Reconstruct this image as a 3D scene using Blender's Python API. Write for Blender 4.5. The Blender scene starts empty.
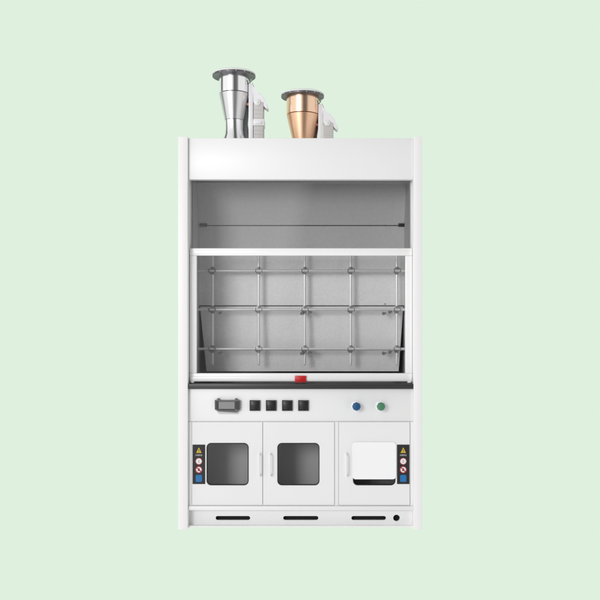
import bpy, bmesh, math
from mathutils import Vector, Matrix
R = math.radians
sc = bpy.context.scene
COL = sc.collection

# ------------------------------------------------------------------ camera
K = 782.4            # photo pixels (600 wide) per unit of tan
CD = 4.8             # camera distance to the front plane y = 0
VX, VY, CX, CZ = 312.0, 300.0, 0.0736, 1.40
cam = bpy.data.cameras.new('camera'); camo = bpy.data.objects.new('camera', cam); COL.objects.link(camo)
camo.location = (CX, -CD, CZ); camo.rotation_euler = (R(90), 0, 0)
cam.sensor_width = 36; cam.lens = 36 * K / 600; cam.shift_x = (300 - VX) / 600; cam.shift_y = 0
cam.clip_start = .05; cam.clip_end = 200
sc.camera = camo

def X(px, y=0.0): return CX + (px - VX) * (CD + y) / K
def Z(py, y=0.0): return CZ + (VY - py) * (CD + y) / K

# ------------------------------------------------------------------ light
w = bpy.data.worlds.new('World'); sc.world = w; w.use_nodes = True
nt = w.node_tree; nt.nodes.clear()
out = nt.nodes.new('ShaderNodeOutputWorld'); bg = nt.nodes.new('ShaderNodeBackground')
tc = nt.nodes.new('ShaderNodeTexCoord'); sep = nt.nodes.new('ShaderNodeSeparateXYZ')
at = nt.nodes.new('ShaderNodeMath'); at.operation = 'ARCTAN2'
mp = nt.nodes.new('ShaderNodeMapRange'); mp.inputs[1].default_value = -math.pi; mp.inputs[2].default_value = math.pi
rp = nt.nodes.new('ShaderNodeValToRGB')
nt.links.new(tc.outputs['Generated'], sep.inputs[0])
nt.links.new(sep.outputs[0], at.inputs[0])
ng = nt.nodes.new('ShaderNodeMath'); ng.operation = 'MULTIPLY'; ng.inputs[1].default_value = -1
nt.links.new(sep.outputs[1], ng.inputs[0]); nt.links.new(ng.outputs[0], at.inputs[1])   # azimuth: 0 = towards camera, + = right
tl = nt.nodes.new('ShaderNodeMath'); tl.operation = 'MULTIPLY_ADD'; tl.inputs[1].default_value = -.2     # leans the edge of a made-up bright band, for a slanting glass reflection
nt.links.new(sep.outputs[2], tl.inputs[0]); nt.links.new(at.outputs[0], tl.inputs[2])
nt.links.new(tl.outputs[0], mp.inputs[0]); nt.links.new(mp.outputs[0], rp.inputs[0])
def az(d): return (d + 180) / 360
STOPS = [(-180, .3), (-96, .3), (-88, 2.3), (-18, 2.1), (-11, 1.6), (-2.65, 1.6), (-2.3, .2), (10, .25), (30, .4),
         (38, 1.9), (98, 1.9), (104, .6), (180, .6)]  # invented bright and dark bands, shaped for streaks in the metal and glass
els = rp.color_ramp.elements
while len(els) > 1: els.remove(els[-1])
els[0].position = 0; els[0].color = (STOPS[0][1],) * 3 + (1,)
for d, v in STOPS[1:]:
    e = els.new(az(d)); e.color = (v, v, v, 1)
tint = nt.nodes.new('ShaderNodeMixRGB'); tint.blend_type = 'MULTIPLY'; tint.inputs[0].default_value = 1
tint.inputs[2].default_value = (1.0, 1.0, 1.0, 1)
nt.links.new(rp.outputs[0], tint.inputs[1]); el = nt.nodes.new('ShaderNodeMapRange'); el.inputs[1].default_value = -1; el.inputs[2].default_value = 1
LEVEL = .48
el.inputs[3].default_value = 1.35 * LEVEL; el.inputs[4].default_value = .65 * LEVEL
nt.links.new(sep.outputs[2], el.inputs[0])
sm = nt.nodes.new('ShaderNodeVectorMath'); sm.operation = 'SCALE'
nt.links.new(tint.outputs[0], sm.inputs[0]); nt.links.new(el.outputs[0], sm.inputs['Scale'])
# the half of the surroundings behind the hood is the plain pale green studio ground
ab = nt.nodes.new('ShaderNodeMath'); ab.operation = 'ABSOLUTE'; nt.links.new(at.outputs[0], ab.inputs[0])
mk = nt.nodes.new('ShaderNodeMapRange'); mk.inputs[1].default_value = R(112); mk.inputs[2].default_value = R(122)
nt.links.new(ab.outputs[0], mk.inputs[0])
gr = nt.nodes.new('ShaderNodeMixRGB'); gr.inputs[2].default_value = (.7379, .8714, .7379, 1)
nt.links.new(mk.outputs[0], gr.inputs[0]); nt.links.new(sm.outputs[0], gr.inputs[1])
nt.links.new(gr.outputs[0], bg.inputs[0])
bg.inputs[1].default_value = 1
nt.links.new(bg.outputs[0], out.inputs[0])

def area(name, loc, target, size, power, col=(1, 1, 1)):
    l = bpy.data.lights.new(name, 'AREA'); l.shape = 'RECTANGLE'; l.size, l.size_y = size; l.energy = power; l.color = col
    o = bpy.data.objects.new(name, l); COL.objects.link(o); o.location = loc
    o.rotation_euler = (Vector(target) - Vector(loc)).to_track_quat('-Z', 'Y').to_euler(); return o
area('key_softbox', (-5.0, -9.5, 3.6), (0, 0, 1.3), (3.2, 3.2), 430, (1, 1, 1))

sc.view_settings.view_transform = 'Standard'; sc.view_settings.look = 'None'
sc.view_settings.exposure = 0; sc.view_settings.gamma = 1
sc.render.engine = 'CYCLES'
sc.cycles.max_bounces = 12; sc.cycles.transparent_max_bounces = 16

# ------------------------------------------------------------------ materials
def mat(name, col, rough=.5, metal=0, bump=0, bscale=600, vary=0, spec=None, vscale=2.5, coat=0):
    m = bpy.data.materials.new(name); m.use_nodes = True; n = m.node_tree; b = n.nodes['Principled BSDF']
    b.inputs['Base Color'].default_value = (*col, 1); b.inputs['Roughness'].default_value = rough
    b.inputs['Metallic'].default_value = metal
    if spec is not None: b.inputs['Specular IOR Level'].default_value = spec
    if coat: b.inputs['Coat Weight'].default_value = coat
    if bump or vary:
        t = n.nodes.new('ShaderNodeTexCoord')
        nz = n.nodes.new('ShaderNodeTexNoise'); nz.inputs['Scale'].default_value = bscale; nz.inputs['Detail'].default_value = 3
        n.links.new(t.outputs['Object'], nz.inputs['Vector'])
        if bump:
            bp = n.nodes.new('ShaderNodeBump'); bp.inputs['Strength'].default_value = bump; bp.inputs['Distance'].default_value = .001
            n.links.new(nz.outputs[0], bp.inputs['Height']); n.links.new(bp.outputs[0], b.inputs['Normal'])
        if vary:
            n2 = n.nodes.new('ShaderNodeTexNoise'); n2.inputs['Scale'].default_value = vscale; n2.inputs['Detail'].default_value = 4
            n.links.new(t.outputs['Object'], n2.inputs['Vector'])
            mr = n.nodes.new('ShaderNodeMapRange'); mr.inputs[3].default_value = rough - vary; mr.inputs[4].default_value = rough + vary
            n.links.new(n2.outputs[0], mr.inputs[0]); n.links.new(mr.outputs[0], b.inputs['Roughness'])
            mx = n.nodes.new('ShaderNodeMixRGB'); mx.inputs[1].default_value = tuple(c * (1 - vary * .25) for c in col) + (1,)
            mx.inputs[2].default_value = tuple(min(1, c * (1 + vary * .25)) for c in col) + (1,)
            n.links.new(n2.outputs[0], mx.inputs[0]); n.links.new(mx.outputs[0], b.inputs['Base Color'])
    return m

def glass(name, tint, refl=.06, rough=0.0):
    m = bpy.data.materials.new(name); m.use_nodes = True; n = m.node_tree; n.nodes.clear()
    o = n.nodes.new('ShaderNodeOutputMaterial'); mx = n.nodes.new('ShaderNodeMixShader')
    tr = n.nodes.new('ShaderNodeBsdfTransparent'); tr.inputs[0].default_value = (*tint, 1)
    gl = n.nodes.new('ShaderNodeBsdfGlossy'); gl.inputs['Roughness'].default_value = rough
    lw = n.nodes.new('ShaderNodeFresnel'); lw.inputs[0].default_value = 1.45
    ml = n.nodes.new('ShaderNodeMath'); ml.operation = 'MULTIPLY'; ml.inputs[1].default_value = refl / .034
    n.links.new(lw.outputs[0], ml.inputs[0]); n.links.new(ml.outputs[0], mx.inputs[0])
    n.links.new(tr.outputs[0], mx.inputs[1]); n.links.new(gl.outputs[0], mx.inputs[2]); n.links.new(mx.outputs[0], o.inputs[0])
    return m

WHITE = mat('white_powder_coat', (.83, .83, .83), .42, bump=.05, bscale=900, vary=.06)
PILLAR = mat('white_side_steel', (.86, .85, .845), .45, bump=.05, bscale=900, vary=.05)
ALU = mat('white_sash_profile', (.88, .88, .88), .28)
LINER = mat('grey_liner_board', (.87, .865, .865), .55, bump=.7, bscale=240, vary=.4, vscale=70)
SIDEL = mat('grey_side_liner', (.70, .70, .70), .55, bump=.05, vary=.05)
DARKG = mat('dark_gap', (.03, .03, .03), .6)
SEAM = mat('seam_grey', (.22, .22, .22), .5)
WORK = mat('dark_worktop', (.032, .032, .032), .4, bump=.2, bscale=400, vary=.08)
BLACK = mat('black_plastic', (.016, .016, .017), .35, bump=.03)
GREYP = mat('grey_plastic', (.14, .14, .14), .4)
SCREEN = mat('grey_screen', (.27, .27, .27), .25, vary=.05)
LIP = mat('pale_grey_lip', (.6, .6, .6), .35)
CAV = mat('compartment_grey', (.75, .75, .75), .6, vary=.05)
ROD = mat('steel_rod', (.88, .88, .88), .3, metal=.4)
CLAMP = mat('steel_clamp', (.36, .36, .37), .32, metal=.6)
CHROME = mat('brushed_chrome', (.94, .94, .95), .16, metal=1, vary=.04)
CHROME2 = mat('satin_steel', (.70, .70, .71), .30, metal=1, vary=.05)
GOLD = mat('polished_copper_gold', (.98, .67, .48), .24, metal=1, vary=.04)
GOLD2 = mat('satin_copper_gold', (.86, .54, .36), .34, metal=1, vary=.05)
FLDARK = mat('flange_dark', (.13, .13, .14), .4, metal=.5)
HOSE = mat('hose_dark', (.22, .22, .23), .35, metal=.5)
FLWHITE = mat('flange_white', (.8, .8, .8), .4)
BRKT = mat('bracket_white', (.84, .83, .85), .35)
ACT = mat('actuator_grey', (.58, .56, .55), .5, bump=.05)
COPPER = mat('copper_strip', (.85, .45, .33), .4)
BLUEK = mat('blue_knob_plastic', (.012, .085, .21), .35)
GREENK = mat('green_knob_plastic', (.07, .22, .12), .35)
RED = mat('red_plastic', (.56, .012, .014), .35)
STK = mat('sticker_black', (.016, .016, .018), .45)
SY = mat('sticker_yellow', (.60, .41, .03), .5)
SW = mat('sticker_white', (.78, .76, .76), .5)
SR = mat('sticker_red', (.42, .03, .035), .5)
SB = mat('sticker_blue', (.012, .16, .42), .5)
HANDLE = mat('satin_handle', (.80, .80, .80), .35)
GLASS = glass('clear_sash_glass', (.99, .99, .99), .022)
GLASSUP = glass('upper_glass', (.87, .87, .87), .065)
TINT = glass('smoked_glass', (.90, .90, .90), .03, .05)
COVER = mat('white_cover_film', (.93, .93, .94), .3)

# ------------------------------------------------------------------ mesh helpers
def link(name, bm, mats, parent=None, smooth=False, loc=(0, 0, 0), label=None):
    bmesh.ops.recalc_face_normals(bm, faces=bm.faces)
    me = bpy.data.meshes.new(name); bm.to_mesh(me); bm.free()
    if not isinstance(mats, (list, tuple)): mats = [mats]
    for m in mats: me.materials.append(m)
    if smooth:
        for p in me.polygons: p.use_smooth = True
        try: me.set_sharp_from_angle(angle=R(35))
        except Exception: pass
    o = bpy.data.objects.new(name, me); COL.objects.link(o); o.location = loc
    if parent: o.parent = parent
    if label: o['label'] = label
    return o

def bx(bm, x0, x1, y0, y1, z0, z1, bev=0, seg=2, mi=0):
    r = bmesh.ops.create_cube(bm, size=1); vs = r['verts']
    for v in vs:
        v.co = Vector(((x0 + x1) / 2 + v.co.x * (x1 - x0), (y0 + y1) / 2 + v.co.y * (y1 - y0), (z0 + z1) / 2 + v.co.z * (z1 - z0)))
    fs = set(f for v in vs for f in v.link_faces)
    for f in fs: f.material_index = mi
    if bev:
        es = set(e for v in vs for e in v.link_edges)
        q = bmesh.ops.bevel(bm, geom=list(es), offset=bev, segments=seg, affect='EDGES', profile=.5)
        for f in q['faces']: f.material_index = mi
    return vs

def pbx(bm, px0, px1, py0, py1, y0, y1, bev=0, mi=0, seg=2):
    """box whose front face (depth y0) spans the given photo rectangle"""
    bx(bm, X(px0, y0), X(px1, y0), y0, y1, Z(py1, y0), Z(py0, y0), bev, seg, mi)

def prism(bm, pts, y0, y1, mi=0):
    """pts: (x, z) outline, extruded from y0 to y1"""
    a = [bm.verts.new((p[0], y0, p[1])) for p in pts]; b = [bm.verts.new((p[0], y1, p[1])) for p in pts]
    fs = [bm.faces.new(a), bm.faces.new(b[::-1])]
    n = len(pts)
    for i in range(n): fs.append(bm.faces.new((a[i], b[i], b[(i + 1) % n], a[(i + 1) % n])))
    for f in fs: f.material_index = mi

def rrect(x0, x1, z0, z1, r, n=8):
    out = []
    for cx, cz, a0 in ((x1 - r, z1 - r, 0), (x0 + r, z1 - r, 90), (x0 + r, z0 + r, 180), (x1 - r, z0 + r, 270)):
        for i in range(n + 1):
            a = R(a0 + 90 * i / n); out.append((cx + r * math.cos(a), cz + r * math.sin(a)))
    return out

def ring(bm, outer, inner, r, y0, y1, n=8, sides=True, mi=0):
    """panel with a rounded rectangular opening"""
    X0, X1, Z0, Z1 = outer; ip = rrect(*inner, r, n); op = []
    for c in range(4):
        for i in range(n + 1):
            x, z = ip[c * (n + 1) + i]; h = i - n / 2
            first = h < 0
            if c == 0: q = (X1, z) if first else (x, Z1)
            elif c == 1: q = (x, Z1) if first else (X0, z)
            elif c == 2: q = (X0, z) if first else (x, Z0)
            else: q = (x, Z0) if first else (X1, z)
            if h == 0: q = ((X1, Z1), (X0, Z1), (X0, Z0), (X1, Z0))[c]
            op.append(q)
    L = [[bm.verts.new((p[0], y, p[1])) for p in pp] for y in (y0, y1) for pp in (ip, op)]
    m = len(ip)
    for i in range(m):
        j = (i + 1) % m
        fs = [bm.faces.new((L[0][i], L[0][j], L[1][j], L[1][i])), bm.faces.new((L[2][i], L[3][i], L[3][j], L[2][j])),
              bm.faces.new((L[0][i], L[2][i], L[2][j], L[0][j]))]
        if sides: fs.append(bm.faces.new((L[1][i], L[1][j], L[3][j], L[3][i])))
        for f in fs: f.material_index = mi

def cyl(bm, p, q, r, n=16, r2=None, mi=0):
    p, q = Vector(p), Vector(q); d = q - p
    m = Matrix.Translation((p + q) / 2) @ d.to_track_quat('Z', 'Y').to_matrix().to_4x4()
    c = bmesh.ops.create_cone(bm, cap_ends=True, segments=n, radius1=r, radius2=r if r2 is None else r2, depth=d.length, matrix=m)
    for f in set(f for v in c['verts'] for f in v.link_faces): f.material_index = mi

def lathe(bm, prof, c=(0, 0, 0), axis='Z', n=72, mi=0, close=False):
    rows = []
    for r, h in prof:
        row = []
        for i in range(n):
            a = 2 * math.pi * i / n
            if axis == 'Z': v = (c[0] + r * math.cos(a), c[1] + r * math.sin(a), c[2] + h)
            else: v = (c[0] + r * math.cos(a), c[1] + h, c[2] + r * math.sin(a))
            row.append(bm.verts.new(v))
        rows.append(row)
    for k in range(len(rows) - 1):
        for i in range(n):
            f = bm.faces.new((rows[k][i], rows[k][(i + 1) % n], rows[k + 1][(i + 1) % n], rows[k + 1][i])); f.material_index = mi
    if not close:
        bm.faces.new(rows[0]).material_index = mi; bm.faces.new(rows[-1]).material_index = mi
    else:
        for i in range(n):
            bm.faces.new((rows[-1][i], rows[-1][(i + 1) % n], rows[0][(i + 1) % n], rows[0][i])).material_index = mi

def tubepath(bm, pts, r, n=12, mi=0):
    pts = [Vector(p) for p in pts]; rows = []
    for i, p in enumerate(pts):
        d = (pts[min(i + 1, len(pts) - 1)] - pts[max(i - 1, 0)]).normalized()
        u = d.cross(Vector((.31, .9, .2))).normalized(); v = d.cross(u)
        rr = r[i] if isinstance(r, (list, tuple)) else r
        rows.append([bm.verts.new(p + (u * math.cos(2 * math.pi * k / n) + v * math.sin(2 * math.pi * k / n)) * rr) for k in range(n)])
    for a, b in zip(rows, rows[1:]):
        for k in range(n): bm.faces.new((a[k], a[(k + 1) % n], b[(k + 1) % n], b[k])).material_index = mi
    bm.faces.new(rows[0]).material_index = mi; bm.faces.new(rows[-1]).material_index = mi

def thing(name, label, cat, loc=(0, 0, 0), group=None):
    o = bpy.data.objects.new(name, None); COL.objects.link(o); o.location = loc; o.empty_display_size = .1
    o['label'] = label; o['category'] = cat
    if group: o['group'] = group
    return o

def dup(o, dx, parent):
    c = o.copy(); COL.objects.link(c); c.location = (o.location.x + dx, o.location.y, o.location.z); c.parent = parent
    for ch in list(o.children):
        d = ch.copy(); COL.objects.link(d); d.parent = c
    return c

NB = bmesh.new

# ------------------------------------------------------------------ self-glowing pale green backdrop far behind; emission stands in for even lighting
bm = NB(); bx(bm, -45, 45, 18, 18.1, -32, 36)
m = bpy.data.materials.new('glowing_backdrop'); m.use_nodes = True; n = m.node_tree; n.nodes.clear()
e = n.nodes.new('ShaderNodeEmission'); e.inputs[0].default_value = (.7379, .8714, .7379, 1)
n.links.new(e.outputs[0], n.nodes.new('ShaderNodeOutputMaterial').inputs[0])
link('backdrop', bm, m)['kind'] = 'structure'

# ------------------------------------------------------------------ the fume hood
hood = thing('fume_hood', 'tall white laboratory fume hood with sliding glass sash above a cupboard base', 'fume hood', (0, 0, 0))
XL, XR = X(187.6), X(413.8)          # inner faces of the side walls
TOP, DEP = 2.40, .88

def side_panel(x0, x1, s):
    bm = NB()
    bx(bm, x0, x1, 0, DEP, Z(529.6), TOP + .003, .0022)
    return link('side_panel', bm, PILLAR, hood, True)
side_panel(X(178.0), XL, -1); side_panel(XR, X(422), 1)
g = .0008
xl, xr = XL + g, XR - g

bm = NB(); zc = Z(179.4, .022)
bx(bm, xl, xr, .022, .05, zc, TOP - .002, .003)
bx(bm, xl, xr, .05, .075, zc, zc + .02)                       # folded return along the bottom edge
link('header_panel', bm, WHITE, hood, True)
bm = NB(); bx(bm, xl, xr, .051, DEP - .001, TOP - .04, TOP - .012)
link('roof_panel', bm, WHITE, hood)
bm = NB(); bx(bm, xl, xr, DEP - .02, DEP - .001, .02, TOP - .041)
link('back_panel', bm, WHITE, hood)
bm = NB(); bx(bm, xl + .001, xr - .001, DEP - .03, DEP - .0205, .886, TOP - .042); link('gap_shade_lining', bm, mat('gap_lining_grey', (.5, .5, .5), .6), hood)  # grey sheet added over the white back; its colour darkens the baffle gap
# interior lining of the side walls
ZW = .885
YB, YT, YL = .435, .30, .465           # depths: middle baffle, top of the upper baffle, foot of the lower baffle
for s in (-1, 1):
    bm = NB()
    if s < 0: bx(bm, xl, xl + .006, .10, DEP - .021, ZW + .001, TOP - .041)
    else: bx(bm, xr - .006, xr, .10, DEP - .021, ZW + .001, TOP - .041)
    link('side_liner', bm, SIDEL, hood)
# baffles
BL, BR = xl + .0065, xr - .0065
z1 = Z(225.5, YB); z2 = Z(306, YB); z3 = ZW + .004
def slab(name, ya, za, yb, zb, t=.008, mats=LINER, x0=BL, x1=BR, x0b=None, x1b=None):
    bm = NB()
    x0b = x0 if x0b is None else x0b; x1b = x1 if x1b is None else x1b
    v = [bm.verts.new(c) for c in ((x0, ya, za), (x1, ya, za), (x1b, yb, zb), (x0b, yb, zb),
                                  (x0, ya + t, za), (x1, ya + t, za), (x1b, yb + t, zb), (x0b, yb + t, zb))]
    for f in ((0, 1, 2, 3), (4, 7, 6, 5), (0, 4, 5, 1), (1, 5, 6, 2), (2, 6, 7, 3), (3, 7, 4, 0)): bm.faces.new([v[i] for i in f])
    return link(name, bm, mats, hood)
ztop = TOP - .045
slab('baffle', YB - (ztop - z1) * (YB - YT) / .36, ztop, YB, z1 + .003)
slab('baffle', YB, z1 - .004, YB, z2 + .005)
slab('baffle', YB + .004, z2 - .004, YL, Z(371.3, YL), x0=BL + .006, x1=BR - .006, x0b=X(206.5, YL), x1b=X(398.6, YL))
bm = NB()
bx(bm, BL, BR, YB + .012, YB + .016, z1 - .02, z1 + .02); bx(bm, BL, BR, YB + .012, YB + .016, z2 - .02, z2 + .02)
link('seam_strip', bm, SEAM, hood)
# solid grey wedges painting the shaded gap on both flanks of the lower baffle
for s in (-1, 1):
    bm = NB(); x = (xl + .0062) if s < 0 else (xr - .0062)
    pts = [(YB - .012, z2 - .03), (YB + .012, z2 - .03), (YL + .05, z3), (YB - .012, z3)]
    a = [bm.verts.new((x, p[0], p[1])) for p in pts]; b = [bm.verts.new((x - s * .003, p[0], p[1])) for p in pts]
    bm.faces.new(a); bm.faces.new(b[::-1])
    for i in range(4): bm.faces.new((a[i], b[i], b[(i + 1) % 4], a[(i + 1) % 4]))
    link('gap_shade_wedge', bm, mat('gap_shade_grey', (.28, .28, .28), .6), hood)
# fixings on the baffle seam
for (p0, p1) in ((199.7, 207), (398.5, 405.6)):
    bm = NB(); y = YB - .012; pbx(bm, p0, p1, 223.4, 226.6, y, YB - .001, .002); link('clip', bm, BLACK, hood, True)
first = None
for px, py, y in ((218.5, 183, .345), (301.5, 183, .345), (385.5, 183, .345), (304, 225.5, YB), (385, 225.5, YB),
                  (222, 306, YB), (304, 306, YB), (385, 304, YB)):
    if first is None:
        bm = NB(); lathe(bm, [(.0045, 0), (.0045, -.004), (.003, -.0065)], axis='Y', n=16)
        first = link('screw', bm, CLAMP, hood, True, loc=(X(px, y), y - .001, Z(py, y)))
    else:
        c = first.copy(); COL.objects.link(c); c.location = (X(px, y), y - .001, Z(py, y))
# worktop and its dark front edge
bm = NB(); bx(bm, xl, xr, .012, DEP - .021, Z(389, .012), ZW - .001, .003)
link('worktop', bm, WORK, hood, True)
# sash tracks, cut short and coloured dark as the shadow beside the sash
for s in (-1, 1):
    bm = NB()
    if s < 0: bx(bm, xl, xl + .012, .062, .098, ZW, Z(250, .06), .001)
    else: bx(bm, xr - .012, xr, .062, .098, ZW, Z(250, .06), .001)
    link('sash_shadow_track', bm, GREYP, hood)
# fixed upper glass, behind the header
bm = NB(); bx(bm, xl + .001, xr - .001, .105, .110, Z(253, .105), zc + .1)
link('upper_glass', bm, GLASSUP, hood)

# ---- sash
YS = .055; bm = NB()
sx0, sx1, sz0, sz1 = X(189.6, YS), X(412.3, YS), Z(381.6, YS), Z(248.2, YS)
ix0, ix1, iz0, iz1 = X(196.6, YS), X(405.4, YS), Z(373.4, YS), Z(255.6, YS)
bx(bm, sx0, sx1, YS, YS + .03, iz1, sz1, .003); bx(bm, sx0, sx1, YS, YS + .03, sz0, iz0, .003)
bx(bm, sx0, ix0, YS + .001, YS + .029, iz0 + .0003, iz1 - .0003, .003); bx(bm, ix1, sx1, YS + .001, YS + .029, iz0 + .0003, iz1 - .0003, .003)
bx(bm, sx0 + .004, sx1 - .004, YS - .004, YS - .0005, sz1 - .016, sz1 - .006, .001)      # raised rib on the top rail
bx(bm, sx0 + .004, sx1 - .004, YS - .006, YS - .0005, sz0 + .004, sz0 + .030, .0025)      # hand rail lip
sash = link('sash', bm, ALU, hood, True)
bm = NB(); bx(bm, ix0 - .004, ix1 + .004, YS + .012, YS + .017, iz0 - .004, iz1 + .004); link('sash_glass', bm, GLASS, sash)
bm = NB(); pbx(bm, 294.8, 306.2, 375.8, 382.4, YS - .016, YS - .0065, .002)
pbx(bm, 297.5, 303.5, 377.6, 380.2, YS - .0185, YS - .0162, .0008)
link('sash_latch', bm, RED, sash, True)
for px in (192.2, 409.4):
    bm = NB(); cyl(bm, (X(px, YS), YS + .005, sz0 + .004), (X(px, YS), YS + .005, sz0 - .006), .013, 20); link('stop_bumper', bm, ALU, sash, True)

# ---- control panel
YC = .030; bm = NB()
bx(bm, xl, xr, YC, YC + .02, Z(421.4, YC), Z(389, YC) + .004, .0015)
link('control_panel', bm, WHITE, hood, True)
def px2(pts, y): return [(X(a, y), Z(b, y)) for a, b in pts]
# display with bracket ears
bm = NB(); y = YC - .022
prism(bm, px2([(214.6, 400.3), (216.6, 400.3), (217.2, 398.6), (218.6, 398.4), (219.4, 400.2), (234.4, 400.2), (235.2, 398.4), (236.6, 398.6), (237.4, 400.2), (239.8, 400.3),
               (239.8, 410), (236.8, 411.6), (236.4, 412.6), (218.2, 411.4), (214.8, 409.6)][::-1], y), y, YC - .0005)
disp = link('display_unit', bm, GREYP, hood)
bm = NB(); prism(bm, px2([(218.6, 402), (234.6, 402), (234.6, 408.8), (218.6, 408.8)][::-1], y - .003), y - .003, y - .0005); link('screen', bm, SCREEN, disp)
bm = NB(); y2 = YC - .012
prism(bm, px2([(216.8, 411), (238.5, 411.5), (237, 414), (218.6, 413.8)][::-1], y2), y2, YC - .0005); link('lower_lip', bm, LIP, disp)
bm = NB()
for a, b in ((215.6, 218.2), (235.2, 239.0)): prism(bm, px2([(a, 401.4), (b, 401.4), (b, 409.6), (a, 409.0)][::-1], y - .004), y - .004, y - .0005)
prism(bm, px2([(218.8, 409.4), (234.6, 409.4), (234.6, 410.4), (218.8, 410.2)][::-1], y - .003), y - .003, y - .0005)
link('end_cap', bm, mat('cap_dark_grey', (.05, .05, .05), .35), disp)
# sockets
s0 = None
for px in (255.0, 271.2, 287.3, 303.4):
    if s0 is None:
        bm = NB(); h = .0325; cz = Z(405.4, YC)
        ring(bm, (-h, h, -h, h), (-h + .006, h - .006, -h + .006, h - .006), .004, -.010, -.0005, 4)
        s0 = link('power_socket', bm, mat('socket_bezel', (.035, .035, .035), .4), hood, loc=(X(px, YC), YC, cz))
        bm = NB(); bx(bm, -h + .0062, h - .0062, -.0085, -.0005, -h + .0062, h - .0062, .001)
        bx(bm, -h + .009, h - .009, -.0115, -.0088, -h + .010, h - .014, .002)           # hinged flap
        bx(bm, -.008, .008, -.0135, -.0117, -h + .011, -h + .015, .0006)
        link('socket_cover', bm, BLACK, s0, True)
        base = px
    else: dup(s0, X(px, YC) - X(base, YC), hood)
# service valves
for px, m, lb in ((356.1, BLUEK, 'blue service valve knob'), (380.4, GREENK, 'green service valve knob')):
    bm = NB(); c = (X(px, YC), YC, Z(405.6, YC))
    lathe(bm, [(.030, -.0005), (.030, -.004), (.026, -.007), (.012, -.009), (.012, -.028)], axis='Y', n=32)
    col = link('valve_knob', bm, BRKT, hood, True, loc=c, label=lb)
    bm = NB(); n = 48; rows = []
    for r, h in ((.019, -.028), (.024, -.032), (.0255, -.040), (.0245, -.050), (.019, -.056), (.010, -.058)):
        rows.append([bm.verts.new(((r + .0007 * (math.cos(8 * 2 * math.pi * i / n))) * math.cos(2 * math.pi * i / n), h,
                                   (r + .0007 * (math.cos(8 * 2 * math.pi * i / n))) * math.sin(2 * math.pi * i / n))) for i in range(n)])
    for a, b in zip(rows, rows[1:]):
        for i in range(n): bm.faces.new((a[i], a[(i + 1) % n], b[(i + 1) % n], b[i]))
    bm.faces.new(rows[0]); bm.faces.new(rows[-1])
    link('grip', bm, m, col, True)

# ---- cupboard base
YF = .028; YD = .024
bm = NB()                                           # face frame strips with narrow gaps around the doors
dl, dm, dr = (191.9, 262.4), (263.0, 334.3), (338.9, 409.8); zt, zb = Z(421.6, YF), Z(505.6, YF)
bx(bm, xl, X(191.5, YF), YF, YF + .03, zb, zt - .0005); bx(bm, X(334.8, YF), X(338.4, YF), YF, YF + .03, zb, zt - .0005)
bx(bm, X(410.3, YF), xr, YF, YF + .03, zb, zt - .0005)
bx(bm, xl, xr, YF - .012, YF + .03, Z(510.2, YF - .012), zb - .001, .002)       # bottom rail
for a, b in ((189.5, 193.5), (261.2, 264.2), (332.6, 340.6), (408, 412)):
    bx(bm, X(a, YD), X(b, YD), YD + .0095, YD + .0135, zb + .004, zt - .004)
for a, b in ((zb - .0005, zb + .012), (zt - .012, zt - .0006)):
    bx(bm, xl + .001, xr - .001, YD + .0098, YD + .0133, a, b)
link('face_frame', bm, WHITE, hood, True)
bm = NB()                                           # compartments behind the doors
zf = Z(507, YF)
bx(bm, xl, xr, .30, .32, zf, zt); bx(bm, xl, xr, .06, .299, zf - .012, zf); bx(bm, xl, xr, .06, .299, zt - .0005, zt + .01)
xm = X(336.6, YF); bx(bm, xm - .009, xm + .009, .06, .299, zf + .001, zt - .001)
bx(bm, xl, xl + .004, .06, .299, zf + .001, zt - .001); bx(bm, xr - .004, xr, .06, .299, zf + .001, zt - .001)
link('cupboard_interior', bm, CAV, hood)

def text_mesh(bm, s, size, cx, cz, y, mi):
    cu = bpy.data.curves.new('t', 'FONT'); cu.body = s; cu.size = size; cu.align_x = 'CENTER'; cu.align_y = 'CENTER'; cu.extrude = 0
    o = bpy.data.objects.new('t', cu); COL.objects.link(o); bpy.context.view_layer.update()
    me = bpy.data.meshes.new_from_object(o.evaluated_get(bpy.context.evaluated_depsgraph_get()))
    k = len(bm.verts); nf = len(bm.faces); bm.from_mesh(me); bm.verts.ensure_lookup_table(); bm.faces.ensure_lookup_table()
    for v in bm.verts[k:]: v.co = Vector((cx + v.co.x, y, cz + v.co.y))
    for f in bm.faces[nf:]: f.material_index = mi
    bpy.data.objects.remove(o); bpy.data.curves.remove(cu); bpy.data.meshes.remove(me)

def disc(bm, cx, cz, r, y, mi, n=28):
    f = bm.faces.new([bm.verts.new((cx + r * math.cos(2 * math.pi * i / n), y, cz + r * math.sin(2 * math.pi * i / n))) for i in range(n)]); f.material_index = mi
def poly(bm, pts, y, mi):
    bm.faces.new([bm.verts.new((p[0], y, p[1])) for p in pts]).material_index = mi

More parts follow.
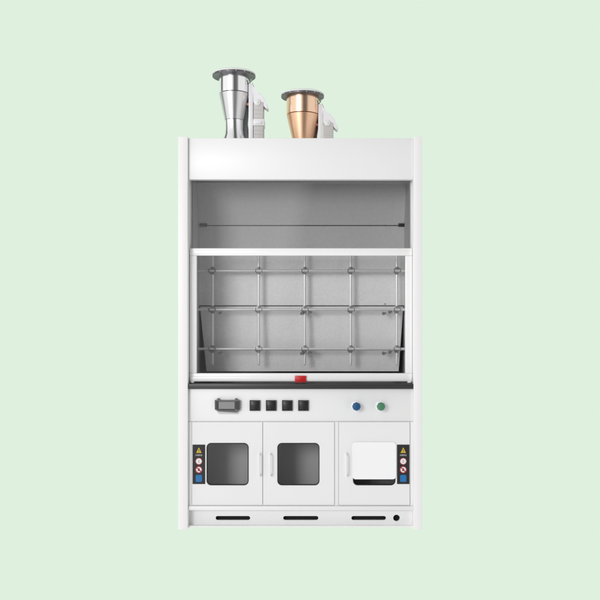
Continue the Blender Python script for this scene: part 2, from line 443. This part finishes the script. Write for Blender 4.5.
def sticker(parent, p0, p1):
    bm = NB(); y = YD; pc = (p0 + p1) / 2; u = (CD + y) / K            # u = metres per photo pixel
    prism(bm, rrect(X(p0, y), X(p1, y), Z(484, y), Z(444.6, y), .002, 3), y - .0016, y - .0003)
    cx = X(pc, y); ya = y - .0022; yb = y - .0027; yc = y - .0032
    c = Z(450.4, y)
    poly(bm, [(cx - 2.7 * u, c - 2.5 * u), (cx + 2.7 * u, c - 2.5 * u), (cx + .3 * u, c + 2.8 * u), (cx - .3 * u, c + 2.8 * u)], ya, 1)
    poly(bm, [(cx - .35 * u, c + 1.3 * u), (cx - .15 * u, c - .9 * u), (cx + .15 * u, c - .9 * u), (cx + .35 * u, c + 1.3 * u)], yb, 0)
    disc(bm, cx, c - 1.6 * u, .32 * u, yb, 0, 12)
    text_mesh(bm, '注意安全', 1.75 * u, cx, Z(455.2, y), ya, 2)
    c = Z(461.2, y); disc(bm, cx, c, 3.5 * u, ya, 3); disc(bm, cx, c, 2.9 * u, yb, 2)
    poly(bm, [(cx - .35 * u, c - 1.7 * u), (cx + .35 * u, c - 1.7 * u), (cx + .35 * u, c + 1.5 * u), (cx - .35 * u, c + 1.5 * u)], yc, 4)
    c = Z(469.6, y); disc(bm, cx, c, 3.5 * u, ya, 3); disc(bm, cx, c, 2.7 * u, yb, 2)
    poly(bm, [(cx - 1.1 * u, c - 1.4 * u), (cx + .8 * u, c - 1.2 * u), (cx + 1.1 * u, c + .4 * u), (cx + .1 * u, c + 1.7 * u), (cx - .9 * u, c + .3 * u)], yc, 0)
    d = .35 * u; e = 2.1 * u
    poly(bm, [(cx - e - d, c + e - d), (cx + e - d, c - e - d), (cx + e + d, c - e + d), (cx - e + d, c + e + d)], yc - .0004, 3)
    prism(bm, rrect(cx - 3.1 * u, cx + 3.1 * u, Z(481.8, y), Z(474.8, y), 1.2 * u, 4), yb, ya, 5)
    disc(bm, cx, Z(478.3, y), 2.4 * u, yc, 5)
    return link('warning_label', bm, [STK, SY, SW, SR, mat('sticker_grey', (.45, .4, .4), .5), SB], parent)

def door(rng, win, hx, sp=None, cover=False):
    y = YD; bm = NB()
    wx0, wx1, wz0, wz1 = X(win[0], y), X(win[1], y), Z(485.3, y), Z(443, y)
    ring(bm, (X(rng[0], y), X(rng[1], y), Z(505.1, y), Z(422.1, y)), (wx0, wx1, wz0, wz1), .028, y, y + .009)
    bmesh.ops.remove_doubles(bm, verts=bm.verts, dist=1e-6)
    d = link('door', bm, WHITE, hood)
    m = d.modifiers.new('bev', 'BEVEL'); m.width = .0012; m.segments = 2; m.limit_method = 'ANGLE'; m.angle_limit = R(60)
    bm = NB(); e = .0005; ring(bm, (wx0 + e - .0, wx1 - e, wz0 + e, wz1 - e), (wx0 + .006, wx1 - .006, wz0 + .006, wz1 - .006), .024, y + .001, y + .018)
    # gasket follows the rounded opening
    bm.free(); bm = NB()
    n = 8; A = rrect(wx0 + e, wx1 - e, wz0 + e, wz1 - e, .0275, n); B = rrect(wx0 + .0055, wx1 - .0055, wz0 + .0055, wz1 - .0055, .023, n)
    L = [[bm.verts.new((p[0], yy, p[1])) for p in pp] for yy in (y - .0015, y + .013) for pp in (A, B)]
    k = len(A)
    for i in range(k):
        j = (i + 1) % k
        for q in ((0, 1), (3, 2), (2, 0), (1, 3)): bm.faces.new((L[q[0]][i], L[q[0]][j], L[q[1]][j], L[q[1]][i]))
    link('gasket', bm, BLACK, d)
    bm = NB(); prism(bm, rrect(wx0 + .006, wx1 - .006, wz0 + .006, wz1 - .006, .0225, n), y + .008, y + .012); link('window_pane', bm, TINT, d)
    # bow handle
    hx_ = X(hx, y - .03); h0, h1 = Z(454.6, y - .03), Z(476, y - .03); bm = NB()
    pts = [(hx_, y - .0005, h0), (hx_, y - .022, h0), (hx_, y - .030, h0 - .008), (hx_, y - .030, h1 + .008), (hx_, y - .022, h1), (hx_, y - .0005, h1)]
    tubepath(bm, pts, .0043, 12)
    for hz in (h0, h1): lathe(bm, [(.009, -.0005), (.009, -.003), (.006, -.004)], (hx_, y, hz), 'Y', 20)
    link('handle', bm, HANDLE, d, True)
    if sp: sticker(d, *sp)
    if cover:
        bm = NB(); yy = y - .006
        prism(bm, rrect(X(352.2, yy), X(396.2, yy), Z(479.3, yy), Z(442.2, yy), .022), yy, y - .002)
        link('cover_panel', bm, COVER, d, label='white rounded cover over the window')
    return d
door(dl, (206.6, 248.6), 259.4, sp=(192.6, 205.2))
door(dm, (277.4, 319.4), 270.2)
door(dr, (353, 395.4), 346.6, sp=(397.0, 409.4), cover=True)

# ---- plinth with slots
YP = .060; bm = NB(); pz0, pz1 = Z(525.2, YP), Z(509.5, YP)
X0 = xl; holes = [(215.6, 250.2, 516, 520.2), (283.2, 318.4, 516, 520.2), (351.4, 386, 516, 520.2), (393.2, 399.8, 514.7, 521.3)]
ends = [X(266, YP), X(334, YP), X(390, YP), xr]
for (a, b, c, d_), xe in zip(holes, ends):
    rr = (Z(c, YP) - Z(d_, YP)) / 2 - .0001
    ring(bm, (X0, xe, pz0, pz1), (X(a, YP), X(b, YP), Z(d_, YP), Z(c, YP)), rr, YP, YP + .012, sides=False); X0 = xe
pl = link('plinth', bm, WHITE, hood)
bm = NB(); pbx(bm, 188.2, 413.2, 511, 524.6, YP + .03, YP + .034); link('slot_backing', bm, mat('slot_black', (.006, .006, .006), .8), pl)
bm = NB(); bx(bm, xl, xr, YP - .035, YP + .03, Z(527.4), pz0 - .0005, .002); link('base_rail', bm, PILLAR, hood, True)

# ------------------------------------------------------------------ lattice rod frame inside
YR = .36
rods = [212.5, 258.6, 304.6, 350.6, 396.7]; bars = [270.7, 309.6, 349.0]
lat = thing('rod_lattice', 'steel rod lattice frame with cross clamps standing behind the glass sash', 'lattice frame', (X(304.6, YR), YR, ZW))
lx, ly, lz = lat.location
def lo(x, y, z): return (x - lx, y - ly, z - lz)
v0 = None
for px in rods:
    c = lo(X(px, YR), YR, 0)
    if v0 is None:
        bm = NB(); cyl(bm, (0, 0, Z(364.5, YR) - 0), (0, 0, Z(248.1, YR)), .0092, 20)
        cyl(bm, (0, 0, Z(364.5, YR)), (0, 0, Z(364.5, YR) - .006), .0055, 16, .004)
        v0 = link('vertical_rod', bm, ROD, lat, True, loc=(c[0], c[1], -lz))
    else:
        q = v0.copy(); COL.objects.link(q); q.parent = lat; q.location = (c[0], c[1], -lz)
h0 = None; YH = YR - .017
for py in bars:
    if h0 is None:
        bm = NB(); cyl(bm, (X(197.8, YH), 0, 0), (X(405.6, YH), 0, 0), .0092, 20)
        h0 = link('horizontal_rod', bm, ROD, lat, True, loc=(-lx, YH - ly, Z(py, YH) - lz))
    else:
        q = h0.copy(); COL.objects.link(q); q.parent = lat; q.location = (-lx, YH - ly, Z(py, YH) - lz)
c0 = None
for py in bars:
    for px in rods:
        L = (X(px, YR) - lx, YR - .008 - ly, Z(py, YR) - lz)
        if c0 is None:
            bm = NB(); t = .0125
            for sx in (-1, 1):
                bx(bm, sx * .0205 - .0045, sx * .0205 + .0045, -.021, -.001, -.0115, .0115, .0015)
                bx(bm, -.0115, .0115, -.004, .018, sx * .0205 - .0045, sx * .0205 + .0045, .0015)
            bx(bm, -.015, .015, -.006, .0055, -.015, .015, .002)
            cyl(bm, (.016, -.004, .015), (.016, -.026, .015), .0045, 12); cyl(bm, (-.016, -.004, -.015), (-.016, -.026, -.015), .0045, 12)
            c0 = link('cross_clamp', bm, CLAMP, lat, True, loc=L)
        else:
            q = c0.copy(); COL.objects.link(q); q.parent = lat; q.location = L
k0 = None
for px, py in ((220.5, 313), (220.5, 353), (302.2, 313.4), (310, 312.6), (302.2, 353.4), (310, 352.6), (384, 313.5), (390.3, 312.2), (384, 353.4), (390.3, 352)):
    yk = YR - .01; L = (X(px, yk) - lx, yk - ly, Z(py, yk) - lz)
    if k0 is None:
        bm = NB(); cyl(bm, (0, -.012, 0), (0, .06, .004), .006, 12); cyl(bm, (-.004, -.016, 0), (-.004, -.004, 0), .0105, 14)
        cyl(bm, (.012, -.008, .005), (-.008, -.008, -.003), .005, 10)
        k0 = link('standoff', bm, mat('standoff_grey', (.2, .2, .2), .4), lat, True, loc=L)
    else:
        q = k0.copy(); COL.objects.link(q); q.parent = lat; q.location = L
for s in hood.children: pass
for o in list(COL.objects):
    if o.name.startswith('screw') and o.parent is None: o.parent = hood

# ------------------------------------------------------------------ the two exhaust valves on the roof
YV = .30; U = (CD + YV) / K
def valve(pc, yfl, prof, prof2, m1, m2, label, brk, foot, gold):
    """pc: photo x of the axis; yfl: photo y of the flange underside; profiles are (half width px, photo y)"""
    cx = X(pc, YV); ZR = TOP - .0115
    t = thing('air_valve', label, 'air valve', (cx, YV, ZR), 'venturi air valves on the hood roof')
    def zz(py): return max(Z(py, YV), ZR) - ZR
    bm = NB(); lathe(bm, [(r * U, zz(p)) for r, p in prof], n=96, close=False)
    link('valve_body', bm, m1, t, True)
    bm = NB(); lathe(bm, [(r * U, zz(p)) for r, p in prof2], n=96)
    link('valve_cone', bm, m2, t, True)
    if foot:
        bm = NB(); lathe(bm, [(r * U, zz(p)) for r, p in foot], n=96)
        link('valve_neck', bm, m1, t, True)
    zf = zz(yfl + .4); r1 = 21.6 * U; ri = prof[-1][0] * U - .002
    bm = NB(); lathe(bm, [(ri, zf + .009), (r1 - .003, zf), (r1 - .001, zf + .002), (r1 - .001, zf + .0125), (ri, zf + .0125)], n=96, close=True)
    fl = link('flange', bm, FLDARK, t, True)
    bm = NB(); lathe(bm, [(ri, zf + .013), (r1 - .002, zf + .013), (r1, zf + .015), (r1 - .001, zf + .021), (r1 - .010, zf + .027), (ri, zf + .029)], n=96, close=True)
    link('gasket', bm, FLWHITE, fl, True)
    bo = None
    for i in range(16):
        a = 2 * math.pi * (i + .5) / 16
        if bo is None:
            bm = NB(); cyl(bm, (r1 * .986, 0, 0), (r1 * 1.006, 0, 0), .0026, 8)
            bo = link('bolt', bm, FLWHITE, fl, True, loc=(0, 0, zf + .007)); bo.rotation_euler = (0, 0, a)
        else:
            q = bo.copy(); COL.objects.link(q); q.parent = fl; q.rotation_euler = (0, 0, a)
    # bracket plate, actuator and cover on the right of the body
    def lx_(px): return X(px, YV) - cx
    b = brk
    bm = NB(); bx(bm, lx_(b), lx_(b + 4.4), -.035, .035, .0, zz(yfl + 8), .002)
    bx(bm, lx_(b - 3), lx_(b + 1), -.012, .012, zz(yfl + 11), zz(yfl + 8.5), .001)
    link('bracket', bm, BRKT, t, True)
    bm = NB(); 
    for px, py in ((b + .6, yfl + 7), (b + 2.2, yfl + 4.4)): cyl(bm, (lx_(px), -.03, zz(py)), (lx_(px), .0, zz(py)), .0055, 12)
    cyl(bm, (lx_(b + .6), -.02, zz(yfl + 8)), (lx_(b + 3.2), -.02, zz(yfl + 2.2)), .0035, 10)
    link('linkage', bm, CLAMP, t, True)
    bm = NB(); tp = zz(yfl + 27)
    bx(bm, lx_(b + 5.2), lx_(b + 15), -.055, .045, .0, tp, .006, 3)
    for k in range(9):
        z = tp * (k + 1) / 11; bx(bm, lx_(b + 5.8), lx_(b + 14.4), -.057, -.0552, z, z + .0035)
    ac = link('actuator', bm, ACT, t, True)
    if foot:
        bm = NB(); bx(bm, lx_(b + 4.9), lx_(b + 15.8), -.063, .05, zz(yfl + 50.5), zz(yfl + 44), .004, 3)
        bx(bm, lx_(b + 5.6), lx_(b + 13.4), -.070, -.0635, zz(yfl + 49), zz(yfl + 46), .002); link('clamp_band', bm, BRKT, ac, True)
    bm = NB()
    P = [(b + 3.6, 7), (b + 5.6, 13), (b + 8.4, 17), (b + 12, 18.6), (b + 15, 22), (b + 17.6, 27), (b + 19.8, 33), (b + 18.8, 34.2), (b + 15.6, 31.6), (b + 14.6, 30),
         (b + 5, 27.6), (b + 4.6, 18)]
    prism(bm, [(lx_(p), zz(yfl + q)) for p, q in P][::-1], -.05, .03)
    bmesh.ops.bevel(bm, geom=list(bm.edges), offset=.003, segments=2, affect='EDGES')
    cv = link('actuator_cover', bm, BRKT, t, True)
    bm = NB(); lathe(bm, [(.020, -.0505), (.020, -.060), (.014, -.064)], (lx_(b + 9), 0, zz(yfl + 27.5)), 'Y', 32)
    lathe(bm, [(.006, -.0645), (.006, -.069)], (lx_(b + 9), 0, zz(yfl + 27.5)), 'Y', 16)
    link('cap', bm, FLWHITE, cv, True)
    # curved hose and copper strip between body and bracket
    bm = NB()
    xs = [(b - .6, 19), (b - 2, 26), (b - 4, 36), (b - 5.2, 46), (b - 4.6, 54), (b - 2.6, 61), (b - 1.4, 66)]
    pts = [(lx_(p), .045, zz(yfl + q)) for p, q in xs if Z(yfl + q, YV) > ZR + .002]
    pts.append((pts[-1][0] + .004, .045, 0.0))
    tubepath(bm, pts, [.008] + [.018 + .003 * min(i, 3) for i in range(len(pts) - 1)], 20)
    link('hose', bm, HOSE if not gold else mat('hose_brown', (.20, .12, .10), .4), t, True)
    bm = NB(); bx(bm, lx_(b - 2.6), lx_(b - .4), -.004, .004, zz(yfl + 28.4), zz(yfl + 26), .001); link('connector', bm, COPPER, t, True)
    return t
valve(234.0, 77.0, [(14.2, 94.2), (14.9, 93.8), (14.9, 74.9)], [(9.3, 120.4), (14.8, 94.6)], CHROME, CHROME2,
      'tall polished chrome air valve with dark rimmed flange and grey actuator on hood roof', 249.0,
      [(16, 160), (13, 146), (11.6, 139), (10.0, 135), (9.1, 130), (9.0, 124), (9.3, 120.8)], False)
valve(302.6, 97.4, [(15.4, 115.2), (16.1, 114.8), (16.1, 95.3)], [(8.8, 146.5), (15.9, 115.6)], GOLD, GOLD2,
      'shorter copper gold air valve with dark rimmed flange right of the chrome one', 318.2, None, True)
